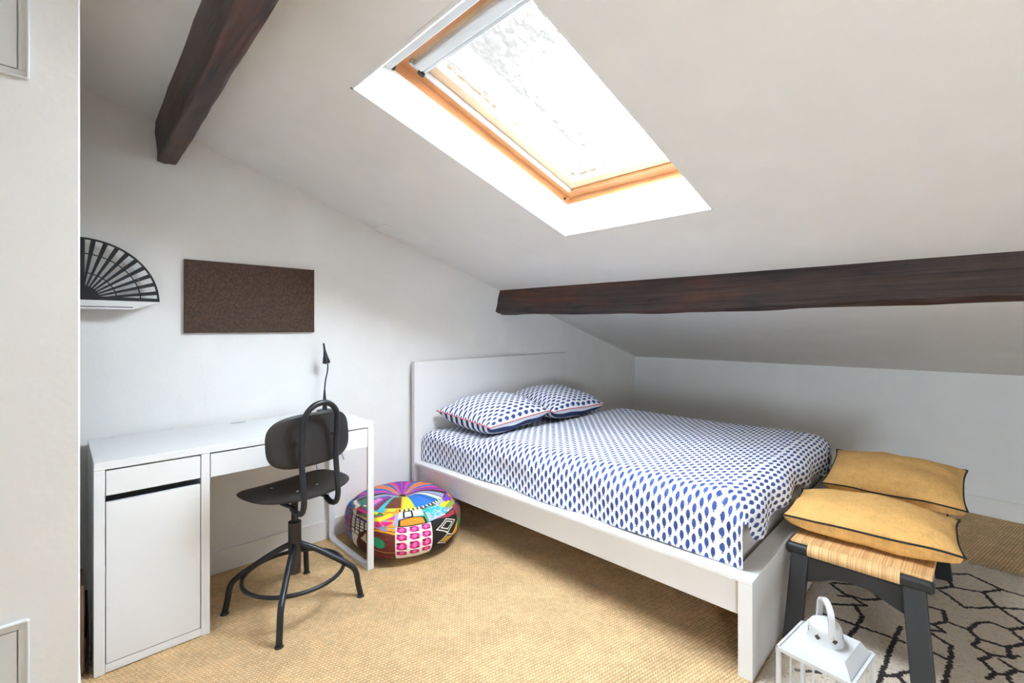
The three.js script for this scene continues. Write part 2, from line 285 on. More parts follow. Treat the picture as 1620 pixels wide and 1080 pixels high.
for (let k = 0; k < 14; k++) obj('slat', bx(0.04, BW - 0.04, 0.24, 0.255, 0.06 + k * 0.142, 0.13 + k * 0.142, 0.002), pineMat, bed);

const inBed = (x, y, z) => V(BED[0] + x * Math.cos(BT) + z * Math.sin(BT), y, BED[2] - x * Math.sin(BT) + z * Math.cos(BT));
const mattress = obj('mattress', new RoundedBoxGeometry(1.48, 0.205, 1.95, 5, 0.05).translate(1.48 / 2, 0.205 / 2, 1.95 / 2), std(new THREE.Color().setRGB(0.62, 0.59, 0.56), 0.85));
mattress.position.copy(inBed(0.07, 0.257, 0.012)); mattress.rotation.y = BT; tag(mattress, 'pale grey mattress showing at the foot of the bed under the duvet', 'mattress');

// fish print: two staggered fish in each 4.8 x 5.8 cm
const fishTex = canvasTex(1024, 1024, (c, w, h) => {
  c.fillStyle = '#f4f4f6'; c.fillRect(0, 0, w, h);
  const nx = 6, ny = 10, px = w / nx, py = h / ny;
  for (let j = 0; j < ny; j++) for (let i = 0; i < nx; i++) {
    const x = (i + 0.5 + (j % 2 ? 0.25 : -0.25)) * px + (rnd() - 0.5) * 5, y = (j + 0.5) * py, hw = px * 0.172, hh = py * 0.80, t = rnd(), tilt = (rnd() - 0.5) * 0.1;
    for (const wrap of [-h, 0, h]) {
    c.save(); c.translate(x, y + wrap); c.rotate(tilt);
    c.fillStyle = `rgb(${38 + t * 22},${62 + t * 22},${122 + t * 26})`;
    c.beginPath(); c.ellipse(0, -hh * 0.16, hw, hh * 0.78, 0, 0, 7); c.fill();
    c.fillStyle = `rgb(${32 + t * 14},${42 + t * 16},${80 + t * 20})`;
    c.beginPath(); c.moveTo(0, hh * 0.56); c.lineTo(-hw * 0.66, hh * 0.92); c.quadraticCurveTo(0, hh * 0.76, hw * 0.66, hh * 0.92); c.closePath(); c.fill();
    c.strokeStyle = 'rgba(235,238,245,0.35)'; c.lineWidth = 2; c.beginPath(); c.moveTo(-hw * 0.7, -hh * 0.5); c.quadraticCurveTo(0, -hh * 0.38, hw * 0.7, -hh * 0.5); c.stroke();
    c.restore(); }
  }
});
const clothBump = dataTex(256, 256, (u, v) => { const k = 0.5 + 0.25 * Math.sin(u * 256) + 0.25 * Math.sin(v * 256) + 0.3 * (fbm(u * 20, v * 20, 3, 20) - 0.5); return [k, k, k]; }, false);
const fishMat = std('#ffffff', 0.85, { map: fishTex, bumpMap: rep(clothBump, 2), bumpScale: 0.0006, side: THREE.DoubleSide });
{
  const R = 0.10, xl = 0.058 + R, xr = 1.565 - R, zh = 0.012 + 0.07, zf = 2.005 - R, top = 0.592, q = R * Math.PI / 2, side = 0.245 - R;
  const edge = (d, r) => d <= 0 ? [0, 0] : d < r * Math.PI / 2 ? [r * Math.sin(d / r), r * (1 - Math.cos(d / r))] : [r, r + d - r * Math.PI / 2];
  const sA = -(q + side), sB = (xr - xl) + q + side;
  const hemFoot = s => { const x = clamp(s / (xr - xl), -0.2, 1.2); const mid = 0.04 + 0.02 * Math.sin(x * 9 + 1) + 0.012 * Math.sin(x * 23); return s < -0.02 ? lerp(mid, -0.055, sm(clamp((-s - 0.02) / 0.13, 0, 1))) : s > xr - xl ? lerp(mid, -0.05, sm(clamp((s - xr + xl) / 0.12, 0, 1))) : mid; };
  const fn = (u, v) => {
    const s = lerp(sA, sB, u), tA = -0.07 * Math.PI / 2 - 0.02, tB = (zf - zh) + q + hemFoot(s), t = lerp(tA, tB, v);
    const ex = s < 0 ? edge(-s, R) : edge(s - (xr - xl), R), ez = t < 0 ? edge(-t, 0.07) : edge(t - (zf - zh), R);
    let x = s < 0 ? xl - ex[0] : s > xr - xl ? xr + ex[0] : xl + s, z = t < 0 ? zh - ez[0] : t > zf - zh ? zf + ez[0] : zh + t;
    const drop = Math.pow(Math.pow(ex[1], 3) + Math.pow(ez[1], 3), 1 / 3), flat = clamp(1 - drop / 0.1, 0, 1), hang = clamp(drop / 0.12, 0, 1);
    let y = top - Math.min(drop, 0.243 + 0.006 * Math.sin(t * 7));
    y += flat * (0.022 * (fbm(x * 2.2 + 3, z * 1.6, 3) - 0.5) + 0.007 * (fbm(x * 7 + z * 3, z * 4 - x * 2, 3) - 0.5)) - 0.045 * flat * sm(clamp(1 - (t - 0.35) / 0.25, 0, 1));
    const rip = (fbm(t * 5 + 4, y * 3 + 1, 3) - 0.5);
    if (s < 0) x -= hang * (0.022 * rip + 0.006 * Math.sin(t * 11 + y * 9)); else if (s > xr - xl) x += hang * 0.02 * rip;
    if (t > zf - zh) z += clamp(ez[1] / 0.1, 0, 1) * clamp(1 + s / 0.08, 0, 1) * (0.010 * Math.sin(s * 17 + 0.7) + 0.012 * (fbm(s * 9, y * 4, 2) - 0.5)) + 0.012;
    x = clamp(x, 0.035, 1.6);
    return [x, Math.max(y, 0.349), Math.max(z, 0.006)];
  };
  const duv = obj('duvet', grid(190, 220, fn, (u, v) => { const s = lerp(sA, sB, u), t = lerp(-0.13, zf - zh + q + hemFoot(s), v); return [t / (0.048 * 6), s / (0.029 * 10)]; }), fishMat);
  duv.position.set(...BED); duv.rotation.y = BT; tag(duv, 'white duvet printed with rows of navy fish spread over the bed', 'duvet');
}

// pillows and cushions: two puffed faces sewn together along a corded seam
function cushion(w, d, h, pinch, nz, sag = 0.5, full = 0.62) {
  const outline = (u, v) => { const a = u * 2 - 1, b = v * 2 - 1, kx = 1 - pinch * (1 - b * b) * 0 - pinch * (1 - Math.pow(Math.abs(b), 3)), kz = 1 - pinch * (1 - Math.pow(Math.abs(a), 3)); return [a * w / 2 * lerp(1, kx, Math.pow(Math.abs(a), 2)), b * d / 2 * lerp(1, kz, Math.pow(Math.abs(b), 2))]; };
  const body = (u, v, e) => { const a = u * 2 - 1, b = v * 2 - 1; return Math.pow(Math.max(0, 1 - Math.pow(Math.abs(a), 2.6)), e) * Math.pow(Math.max(0, 1 - Math.pow(Math.abs(b), 2.6)), e); };
  const seam = (u, v) => 0.018 * (fbm(u * 3 + nz, v * 3 + nz * 2, 2) - 0.5);
  const face = sgn => (u, v) => { const [x, z] = outline(u, v), k = body(u, v, sgn > 0 ? 0.62 : full), wr = (0.010 * (fbm(u * 5 + nz * 3, v * 5 + sgn, 3) - 0.5) + 0.006 * Math.sin((u + v * 0.6) * 16 + nz) * (1 - k)) * Math.min(1, k * 3); return [x, sgn * h * (sgn > 0 ? 1 - sag : sag) * k + wr + seam(u, v), z]; };
  const rim = []; const N = 36;
  for (let i = 0; i < N; i++) rim.push([i / N, 0]); for (let i = 0; i < N; i++) rim.push([1, i / N]); for (let i = 0; i < N; i++) rim.push([1 - i / N, 1]); for (let i = 0; i < N; i++) rim.push([0, 1 - i / N]);
  const pts = rim.map(([u, v]) => { const [x, z] = outline(u, v); return V(x, seam(u, v), z); });
  const uvm = (u, v) => [u * w, v * d];
  return { top: grid(52, 52, (u, v) => face(1)(u, 1 - v), (u, v) => uvm(u, 1 - v)), bottom: grid(52, 52, face(-1), uvm), pts };
}
const stripeMat = std('#ffffff', 0.85, { side: THREE.DoubleSide, map: canvasTex(256, 256, (c, w, h) => { c.fillStyle = '#eef0f5'; c.fillRect(0, 0, w, h); c.fillStyle = '#27345e'; for (let i = 0; i < 4; i++) c.fillRect(0, i * 64 + 8, w, 30); }) });
const fishPillow = std('#ffffff', 0.85, { map: rep(fishTex, 1 / 0.26, 1 / 0.31), side: THREE.DoubleSide });
const redPipe = std('#cf6a72', 0.8), blackPipe = std('#1d1a18', 0.8);
function pillow(x, y, z, turn, tilt, roll, nz, label) {
  const t = thing('pillow', label, 'pillow', [0, 0, 0]); const q = inBed(x, y, z); t.position.copy(q); t.rotation.set(tilt, turn, roll, 'YXZ');
  t.userData.group = 'pillows on the bed';
  const c = cushion(0.60, 0.50, 0.215, 0.05, nz, 0.5, 0.4), st = c.bottom.attributes.uv; for (let i = 0; i < st.count; i++) st.setXY(i, st.getX(i) * 4, st.getY(i) * 5);
  const tu = c.top.attributes.uv; for (let i = 0; i < tu.count; i++) { const u = tu.getX(i); tu.setXY(i, tu.getY(i), u); }
  obj('top_cover', c.top, fishPillow, t); obj('striped_underside', c.bottom, stripeMat, t); obj('piping', tube(c.pts, 0.0035, 220, 6, true), redPipe, t);
}
pillow(0.44, 0.662, 0.300, 0.06, 0.08, 0.045, 1.3, 'fish print pillow nearest the desk with red piping and striped underside');
pillow(1.065, 0.664, 0.315, -0.02, 0.11, -0.02, 5.1, 'fish print pillow further from the desk, partly behind the other pillow');

// ------------------------------------------------------------------ desk
const DX = -4.4256, DZ = 0.509;
const desk = thing('desk', 'white desk with cupboard at left and loop leg, against gable wall', 'desk', [DX, 0, 0.03]);
{
  const f = DZ - 0.03, w = 1.0563, p = 0.3465;
  obj('desk_top', bx(0, w, 0.722, 0.75, 0, f, 0.0025), lacquer, desk);
  obj('side_panel', bx(0, 0.030, 0, 0.7215, 0, f, 0.002), lacquer, desk);
  obj('side_panel', bx(p - 0.030, p, 0, 0.7215, 0, f, 0.002), lacquer, desk);
  obj('plinth', bx(0.0305, p - 0.0305, 0.004, 0.033, 0.02, f - 0.001, 0.001), lacquer, desk);
  obj('cabinet_back', bx(0.0305, p - 0.0305, 0.035, 0.72, 0.005, 0.02, 0), lacquer, desk);
  obj('cabinet_shelf', bx(0.0305, p - 0.0305, 0.35, 0.366, 0.02, f - 0.04, 0.001), lacquer, desk);
  obj('drawer_front', bx(0.0325, p - 0.0325, 0.629, 0.7165, f - 0.02, f - 0.001, 0.0015), lacquer, desk);
  obj('cabinet_door', bx(0.0325, p - 0.0325, 0.036, 0.604, f - 0.02, f - 0.001, 0.0015), lacquer, desk);
  const dr = obj('wide_drawer', bx(p + 0.0025, w - 0.0325, 0.624, 0.7165, f - 0.02, f - 0.001, 0.0015), lacquer, desk);
  obj('drawer_box', bx(p + 0.01, w - 0.04, 0.632, 0.7, 0.06, f - 0.021, 0.001), std(new THREE.Color().setRGB(0.66, 0.58, 0.47), 0.7), dr);
  // flat steel loop at the right end
  const lx0 = w - 0.030, lx1 = w, a = 0.0, b = f, r = 0.03, t = 0.012;
  const rr = (s, x0, x1, y0, y1, q) => { s.moveTo(x0, y1); s.lineTo(x0, y0 + q); s.quadraticCurveTo(x0, y0, x0 + q, y0); s.lineTo(x1 - 0.004, y0); s.quadraticCurveTo(x1, y0, x1, y0 + 0.004); s.lineTo(x1, y1); s.closePath(); return s; };
  const sh = rr(new THREE.Shape(), a, b, 0.0, 0.7215, 0.045); sh.holes.push(rr(new THREE.Path(), a + t, b - t, t, 0.7, 0.035));
  obj('loop_leg', new THREE.ExtrudeGeometry(sh, { depth: lx1 - lx0, bevelEnabled: true, bevelSize: 0.001, bevelThickness: 0.001, bevelSegments: 1, curveSegments: 10 }).rotateY(-Math.PI / 2).translate(lx1, 0, 0), lacquer, desk);
  obj('cable_slot', new THREE.CylinderGeometry(1, 1, 0.0016, 32).scale(0.035, 1, 0.012).translate(0.553, 0.7506, 0.045), std(new THREE.Color().setRGB(0.45, 0.46, 0.47), 0.6), desk);
}
// cork board, 61 x 35 cm
{
  const cork = dataTex(512, 512, (u, v) => { const a = fbm(u * 60, v * 60, 3, 60), b = vn(u * 110, v * 110, 110), s = vn(u * 90 + 5, v * 90 + 9, 90) > 0.93 ? 0.16 : 0; const k = 0.62 + 0.5 * a + 0.25 * (b - 0.5) + s * 2; return [0.315 * k, 0.235 * k, 0.19 * k]; });
  const t = thing('cork_board', 'dark brown cork board hanging on the wall above the desk', 'board', [-4.0855, 1.1987, 0]);
  obj('cork_panel', metreUV(bx(0, 0.6092, 0, 0.3525, 0.003, 0.020, 0.001), 2.5, 2.5), std('#ffffff', 0.9, { map: cork, bumpMap: cork, bumpScale: 0.0015 }), t);
  obj('backing', bx(0.002, 0.6072, 0.002, 0.3505, 0, 0.003, 0), darkBacking, t);  // dark backing sheet behind the cork
}
// wall ledge and hand fan
{
  const s = new THREE.Shape([[-0.26, 0.0], [0.255, 0.0], [0.235, -0.008], [0.165, -0.034], [-0.20, -0.034], [-0.26, -0.006]].map(p => new THREE.Vector2(...p)));
  const t = thing('wall_shelf', 'small white wall ledge holding the black fan', 'shelf', [-4.448, 1.338, 0]);
  obj('board', new THREE.ExtrudeGeometry(s, { depth: 0.10, bevelEnabled: true, bevelSize: 0.002, bevelThickness: 0.002, bevelSegments: 2 }).translate(0, 0, 0.0), lacquer, t);
  obj('slot', bx(-0.16, 0.165, -0.0275, -0.0245, 0.1015, 0.1035, 0), inkBlack, t);  // thin black strip laid on the front face of the ledge
  const fan = thing('hand_fan', 'open black slatted hand fan standing on the wall ledge', 'fan', [-4.448, 1.3405, 0.058]); fan.rotation.x = -0.05;
  const R = 0.262, T = 0.004, ex = (sh, z) => new THREE.ExtrudeGeometry(sh, { depth: T, bevelEnabled: false, curveSegments: 40 }).translate(0, 0, z);
  const arc = (r0, r1) => { const q = new THREE.Shape(); q.absarc(0, 0, r1, 0.05, Math.PI - 0.05, false); q.absarc(0, 0, r0, Math.PI - 0.05, 0.05, true); q.closePath(); return q; };
  obj('rim', ex(arc(R - 0.008, R), 0), inkBlack, fan);
  obj('cord_ring', ex(arc(0.193, 0.197), 0.001), inkBlack, fan);
  obj('cord_ring', ex(arc(0.113, 0.117), 0.001), inkBlack, fan);
  { const hub = new THREE.Shape(); hub.absarc(0, 0, 0.062, 0.0, Math.PI, false); hub.closePath();
    for (let k = 0; k < 12; k++) { const a = (k + 0.5) / 12 * Math.PI; const h = new THREE.Path(); h.absellipse(0.053 * Math.cos(a), 0.053 * Math.sin(a), 0.0035, 0.0035, 0, 7, false, 0); hub.holes.push(h); }
    obj('hub', ex(hub, 0), inkBlack, fan); }
  const rib = (a, w0, w1) => { const q = new THREE.Shape(); q.moveTo(0.05, -w0); q.lineTo(R - 0.003, -w1); q.lineTo(R - 0.003, w1); q.lineTo(0.05, w0); q.closePath(); return ex(q, 0.0005).rotateZ(a); };
  for (let k = 1; k < 20; k++) if (k !== 10) obj('rib', rib(k / 20 * Math.PI, 0.0024, 0.0085), inkBlack, fan);
  obj('rib', rib(Math.PI / 2, 0.012, 0.0135), inkBlack, fan);
  for (const s of [1, -1]) obj('guard', ex(new THREE.Shape([[0, 0], [s * (R + 0.001), 0], [s * R, 0.014], [s * 0.03, 0.017], [0, 0.017]].map(p => new THREE.Vector2(...p))), -0.0005), inkBlack, fan);
}
// clip lamp on the desk
{
  const t = thing('desk_lamp', 'thin black gooseneck lamp standing on the desk behind the chair', 'lamp', [-3.444, 0.75, 0.085]);
  obj('base', [cyl(0.04, 0.045, 0.014, 0, 0.007, 0, 32), cyl(0.009, 0.014, 0.06, 0, 0.044, 0)], steelBlack, t);
  obj('sleeve', cyl(0.0045, 0.0085, 0.05, -0.001, 0.10, 0), steelBlack, t);
  obj('gooseneck', tube([[0, 0.06, 0], [-0.001, 0.12, 0], [0.004, 0.18, 0.002], [0.014, 0.225, 0.002], [0.017, 0.25, 0], [0.016, 0.278, 0]], 0.0038, 60), steelBlack, t);
  const head = obj('lamp_head', [new THREE.LatheGeometry([[0, 0.115], [0.0045, 0.112], [0.006, 0.075], [0.012, 0.04], [0.019, 0.014], [0.021, 0.002], [0.019, 0.0]].map(p => new THREE.Vector2(...p)), 28).rotateZ(0.14).translate(0.008, 0.275, 0.004)], steelBlack, t);
  obj('lens', new THREE.SphereGeometry(0.016, 20, 10, 0, 7, Math.PI / 2, Math.PI / 2).scale(1, 0.45, 1).rotateZ(0.14).translate(0.008, 0.276, 0.004), std('#b9bcc2', 0.15), head);
}
// cord under the desk
tag(obj('power_cord', [tube([[-3.43, 0.70, 0.05], [-3.435, 0.60, 0.045], [-3.46, 0.545, 0.03], [-3.44, 0.535, 0.02], [-3.38, 0.545, 0.018], [-3.345, 0.515, 0.016], [-3.32, 0.49, 0.016], [-3.30, 0.44, 0.012]], 0.0022, 90, 6), tube([[-3.46, 0.70, 0.05], [-3.465, 0.62, 0.04], [-3.475, 0.54, 0.03], [-3.47, 0.45, 0.03], [-3.46, 0.40, 0.03]], 0.0022, 40, 6)], std('#5a5d63', 0.6)), 'thin grey power cord hanging down behind the desk leg', 'cord');

// things pushed between the desk and the cupboard
{
  const t = tag(obj('paper_bag', metreUV(bx(-4.4595, -4.4485, 0.012, 0.32, 0.30, 0.47, 0.004)), std('#8f6d5c', 0.85)), 'flat brown paper bag squeezed between desk side and cupboard', 'bag');
  const u = thing('folded_stand', 'black folded stand behind the left side of the desk', 'stand', [-4.4415, 0, 0.30]);
  obj('leg', tube([[0, 0.006, 0.17], [0.003, 0.10, 0.10], [0.003, 0.22, 0.0]], 0.004, 20, 8), steelBlack, u);
  obj('leg', tube([[0.002, 0.006, -0.1], [0.005, 0.10, -0.06], [0.004, 0.22, -0.02]], 0.004, 20, 8), steelBlack, u);
}

// ------------------------------------------------------------------ swivel chair
{
  const ang = 78 * Math.PI / 180, t = thing('swivel_chair', 'black industrial swivel chair with plywood seat and bent tube back at desk', 'chair', [-3.768, 0, 0.55], Math.atan2(Math.cos(ang), Math.sin(ang)));
  const inv = (x, z) => { const dx = x + 3.768, dz = z - 0.55, b = [Math.cos(ang), Math.sin(ang)]; return [dx * b[1] - dz * b[0], dx * b[0] + dz * b[1]]; };
  for (const [x, z] of [[-4.004, 0.408], [-3.91, 0.79], [-3.529, 0.689], [-3.628, 0.312]]) {
    const [lx, lz] = inv(x, z), l = Math.hypot(lx, lz), a = lx / l, b = lz / l, at = (r, y) => V(a * r, y, b * r);
    const leg = obj('leg', tube([at(0.012, 0.275), at(0.08, 0.243), at(0.16, 0.195), at(0.225, 0.152), at(0.247, 0.132), at(0.258, 0.108), at(0.266, 0.06), at(0.277, 0.008)], 0.0125, 70, 12), steelBlack, t);
    obj('foot_cap', cyl(0.013, 0.017, 0.008, a * 0.277, 0.004, b * 0.277), inkBlack, leg);
  }
  const ring = new THREE.TorusGeometry(0.203, 0.0085, 12, 80).rotateX(Math.PI / 2).translate(0, 0.150, 0);
  obj('foot_ring', ring, steelBlack, t);
  obj('column', [cyl(0.0265, 0.0265, 0.13, 0, 0.305, 0, 32), cyl(0.0255, 0.0245, 0.10, 0, 0.195, 0, 32)], std('#2b2623', 0.5), t);
  obj('lift_post', cyl(0.0145, 0.0145, 0.15, 0, 0.437, 0), std('#2b2b2d', 0.3, { metalness: 0.7 }), t);
  obj('seat_plate', bx(-0.09, 0.09, 0.495, 0.505, -0.07, 0.10, 0.003), steelBlack, t);
  // seat: wide, rounded at the back, rolled down at front
  const plate = (outline, N, M, lift, thick) => {
    const f = (sgn) => (u, v) => { const a = v * Math.PI * 2, [x, z] = outline(a), k = u, e = Math.pow(clamp((k - 0.93) / 0.07, 0, 1), 2) * thick * 0.5; const px = x * k, pz = z * k; return [px, lift(px, pz) + sgn * (thick / 2 - e), pz]; };
    const A = grid(N, M, (u, v) => f(1)(u, 1 - v), (u, v) => { const [x, z] = outline((1 - v) * 6.2832); return [x * u * 2, z * u * 2]; }), B = grid(N, M, f(-1), (u, v) => { const [x, z] = outline(v * 6.2832); return [x * u * 2, z * u * 2]; }); return [A, B];
  };
  const sup = (a, rx, rz, n) => { const c = Math.cos(a), s = Math.sin(a); return [Math.sign(c) * Math.pow(Math.abs(c), 2 / n) * rx, Math.sign(s) * Math.pow(Math.abs(s), 2 / n) * rz]; };
  const seatOut = a => { const [x, z] = sup(a, 0.222, 0.195, 2.7); return [(x + 0.010) * (1 - 0.55 * Math.max(0, z) * Math.max(0, z) / 0.038 * 0.32), z]; };
  const seat = obj('seat', plate(seatOut, 22, 96, (x, z) => 0.517 + 0.20 * x * x - 0.9 * Math.pow(Math.max(0, -z - 0.09), 2) * 2.2 + 0.25 * Math.pow(Math.max(0, z - 0.02), 2), 0.012), plyBlack, t); seat.material.side = THREE.DoubleSide;
  for (const [x, z] of [[-0.07, -0.06], [0.08, -0.06], [-0.03, 0.07], [0.07, 0.06]]) obj('screw', new THREE.SphereGeometry(0.0065, 14, 8).scale(1, 0.35, 1).translate(x, 0.5245, z), chrome, seat);
  // backrest: rounded plywood, curved round the sitter
  const backOut = a => sup(a, 0.19, 0.108, 3.2), bg = plate(backOut, 16, 96, (x, z) => -0.85 * x * x, 0.011);
  for (const g of bg) { g.rotateX(Math.PI / 2); }                 // lift axis -> z, z -> -y
  const BZ = 0.172;
  const back = obj('backrest', bg.map(g => g.rotateX(-0.10).translate(-0.018, 0.762, BZ)), plyBlack, t);
  const hx = 0.078, cx = -0.018, pts = [];
  pts.push(V(cx - hx, 0.487, 0.14), V(cx - hx, 0.474, 0.175), V(cx - hx, 0.482, 0.207), V(cx - hx, 0.515, 0.222), V(cx - hx, 0.60, 0.216), V(cx - hx, 0.70, 0.207), V(cx - hx, 0.82, 0.216));
  for (let k = 1; k < 8; k++) { const a = Math.PI - k / 8 * Math.PI; pts.push(V(cx + hx * Math.cos(a), 0.838 + 0.078 * Math.sin(a), 0.218 + 0.008 * Math.sin(a))); }
  pts.push(...pts.slice(0, 7).reverse().map(p => V(2 * cx - p.x, p.y, p.z)));
  obj('back_tube', tube(pts, 0.0115, 200, 14), steelBlack, t);
  for (const s of [-1, 1]) { obj('bracket', bx(cx + s * hx - 0.008, cx + s * hx + 0.008, 0.486, 0.497, 0.06, 0.15, 0.003), steelBlack, t); obj('spacer', cyl(0.0075, 0.0075, 0.028, 0, 0, 0).rotateX(Math.PI / 2).translate(cx + s * hx, 0.772, 0.194), chrome, back); }
}

// ------------------------------------------------------------------ pouf
{
  const tex = canvasTex(1024, 512, (c, w, h) => {       // x: round the pouf, 0.5 faces the room; y: 0 top centre .. h bottom centre
    const bw = w / 16; const pal = ['#7d2f33', '#2f6db4', '#e7a021', '#d8368f', '#2f9a72', '#f2ead8', '#6b3fa3', '#c9d43a', '#e8792b', '#3db0c4', '#3b2420', '#9a9fc0'];
    const rect = (x, y, a, b, col) => { c.fillStyle = col; c.fillRect(x, y, a, b); };
    const dots = (x, y, a, b, col, n, r) => { c.fillStyle = col; for (let i = 0; i < n; i++) { c.beginPath(); c.arc(x + rnd() * a, y + rnd() * b, r * (0.6 + rnd() * 0.6), 0, 7); c.fill(); } };
    for (let i = 0; i < 16; i++) { rect(i * bw, 0, bw + 1, 170, pal[(i * 5 + 3) % 12]); rect(i * bw, 170, bw + 1, 110, pal[(i * 7 + 1) % 12]); rect(i * bw, 280, bw + 1, 240, pal[(i * 3 + 2) % 12]); dots(i * bw, 280, bw, 200, pal[(i * 5 + 6) % 12], 10, 9); dots(i * bw, 170, bw, 110, pal[(i * 11 + 6) % 12], 8, 8); }
    // crown: painted strips that meet at the button
    for (let i = 0; i < 16; i++) { c.fillStyle = pal[(i * 7 + 6) % 12]; c.fillRect(i * bw + 8, 40, bw * 0.45, 120); }
    rect(560, 60, 110, 90, '#2a73c8'); rect(640, 60, 30, 90, '#1f5fb0'); rect(520, 60, 34, 110, '#d9cf3a'); rect(330, 60, 70, 90, '#7a49a8'); rect(345, 90, 40, 60, '#e17ab4'); rect(440, 60, 66, 80, '#6a3a24');
    for (let i = 0; i < 26; i++) { rect(500 + i * 8, 150, 5, 14, i % 2 ? '#f3f0e6' : '#191512'); }
    rect(285, 100, 50, 60, '#3d7a5c');
    // lower panels, left to right as they face the room
    rect(215, 200, 85, 312, '#6f86b8'); dots(215, 220, 85, 240, '#b23b5c', 26, 11); dots(215, 220, 85, 240, '#3b5c9a', 16, 12); rect(215, 200, 50, 70, '#2f74bd');
    rect(300, 262, 100, 250, '#f4f1ea'); c.strokeStyle = '#15120f'; c.lineWidth = 6; for (let k = 0; k < 5; k++) { c.beginPath(); c.moveTo(300 + k * 24, 270); c.lineTo(292 + k * 26, 400); c.stroke(); } for (let k = 0; k < 6; k++) { c.beginPath(); c.moveTo(298, 290 + k * 24); c.lineTo(402, 286 + k * 25); c.stroke(); }
    c.fillStyle = '#4a2416'; c.beginPath(); c.moveTo(340, 400); c.lineTo(400, 330); c.lineTo(402, 512); c.lineTo(320, 512); c.fill(); c.fillStyle = '#e9dcc0'; c.beginPath(); c.moveTo(350, 420); c.lineTo(380, 372); c.lineTo(384, 430); c.fill();
    rect(402, 300, 92, 212, '#6d2a25'); dots(402, 300, 92, 200, '#7f3a33', 40, 5); c.strokeStyle = '#f0a51c'; c.lineWidth = 13; for (let k = 0; k < 2; k++) { c.beginPath(); c.moveTo(400, 312 + k * 26); c.quadraticCurveTo(450, 252 + k * 26, 496, 306 + k * 24); c.stroke(); }
    c.fillStyle = '#22a06d'; c.beginPath(); c.ellipse(440, 390, 26, 30, 0, 0, 7); c.fill(); rect(402, 440, 92, 5, '#d9a253');
    rect(494, 275, 96, 237, '#f6efe8'); for (let i = 0; i < 3; i++) for (let j = 0; j < 4; j++) { const x = 510 + i * 32, y = 300 + j * 52; c.fillStyle = '#d81f86'; c.beginPath(); c.ellipse(x, y, 13, 22, 0, 0, 7); c.fill(); c.fillStyle = '#ff6db3'; c.beginPath(); c.ellipse(x, y - 2, 6, 13, 0, 0, 7); c.fill(); c.fillStyle = '#5a2018'; c.beginPath(); c.ellipse(x - 8, y - 16, 5, 5, 0, 0, 7); c.fill(); c.beginPath(); c.ellipse(x + 8, y + 15, 5, 5, 0, 0, 7); c.fill(); }
    rect(590, 262, 104, 250, '#15120f'); c.strokeStyle = '#f4efe2'; c.lineWidth = 5; for (const [x, y, q] of [[640, 350, 46], [640, 350, 28], [640, 440, 40]]) { c.beginPath(); c.moveTo(x, y - q); c.lineTo(x + q * 0.8, y); c.lineTo(x, y + q); c.lineTo(x - q * 0.8, y); c.closePath(); c.stroke(); }
    c.fillStyle = '#a8323a'; c.beginPath(); c.moveTo(610, 270); c.lineTo(690, 270); c.lineTo(690, 310); c.lineTo(650, 300); c.fill(); c.fillStyle = '#d59a1f'; c.beginPath(); c.moveTo(640, 414); c.lineTo(664, 440); c.lineTo(640, 466); c.lineTo(616, 440); c.fill(); c.fillStyle = '#e0a62a'; c.beginPath(); c.moveTo(694, 370); c.lineTo(660, 420); c.lineTo(694, 480); c.fill();
    rect(694, 250, 100, 262, '#8d4a45'); dots(694, 250, 100, 240, '#a55f52', 60, 4); c.fillStyle = '#1f8a4d'; c.beginPath(); c.ellipse(735, 405, 42, 44, 0.4, 0, 7); c.fill(); rect(770, 240, 34, 200, '#2f7fd0'); rect(694, 215, 70, 40, '#d1475f');
    // middle band
    rect(315, 190, 180, 30, '#d8368f'); c.fillStyle = '#e3dc2f'; c.beginPath(); c.moveTo(330, 262); c.quadraticCurveTo(420, 240, 470, 170); c.lineTo(486, 190); c.quadraticCurveTo(430, 262, 345, 282); c.fill(); c.fillStyle = '#3f7d2f'; c.beginPath(); c.moveTo(350, 244); c.quadraticCurveTo(420, 225, 455, 180); c.lineTo(440, 176); c.quadraticCurveTo(400, 215, 350, 230); c.fill(); rect(330, 268, 60, 26, '#5a36a0'); rect(400, 252, 70, 40, '#9d9cc6'); dots(430, 225, 55, 50, '#e0197a', 9, 10);
    rect(488, 180, 40, 90, '#a7a5c8'); rect(500, 168, 78, 44, '#f3f1ea'); c.strokeStyle = '#15120f'; c.lineWidth = 6; c.strokeRect(516, 168, 26, 42);
    c.fillStyle = '#ef8a16'; c.beginPath(); c.moveTo(503, 272); c.lineTo(503, 228); c.quadraticCurveTo(540, 205, 574, 226); c.lineTo(578, 272); c.closePath(); c.fill(); c.stroke();
    rect(586, 200, 60, 70, '#aab4d6'); dots(600, 180, 74, 80, '#27b7cf', 44, 7); dots(600, 180, 74, 80, '#e9fbff', 24, 3);
    c.fillStyle = '#ecd92c'; c.beginPath(); c.ellipse(680, 205, 34, 22, 0.3, 0, 7); c.fill(); c.fillStyle = '#7fa53a'; c.beginPath(); c.ellipse(700, 232, 38, 18, 0.2, 0, 7); c.fill(); rect(690, 165, 60, 34, '#6a3fb0'); rect(740, 180, 40, 46, '#e58a35');
    c.strokeStyle = 'rgba(25,15,12,0.8)'; c.lineWidth = 2; for (const y of [165, 276]) { c.beginPath(); c.moveTo(0, y); c.lineTo(w, y); c.stroke(); }
  });
  const cx = -3.10, cz = 0.335, R = 0.335, H = 0.287;
  // where the front of the print looks: towards the room and a little left
  const front = Math.atan2(-0.51, 0.86);
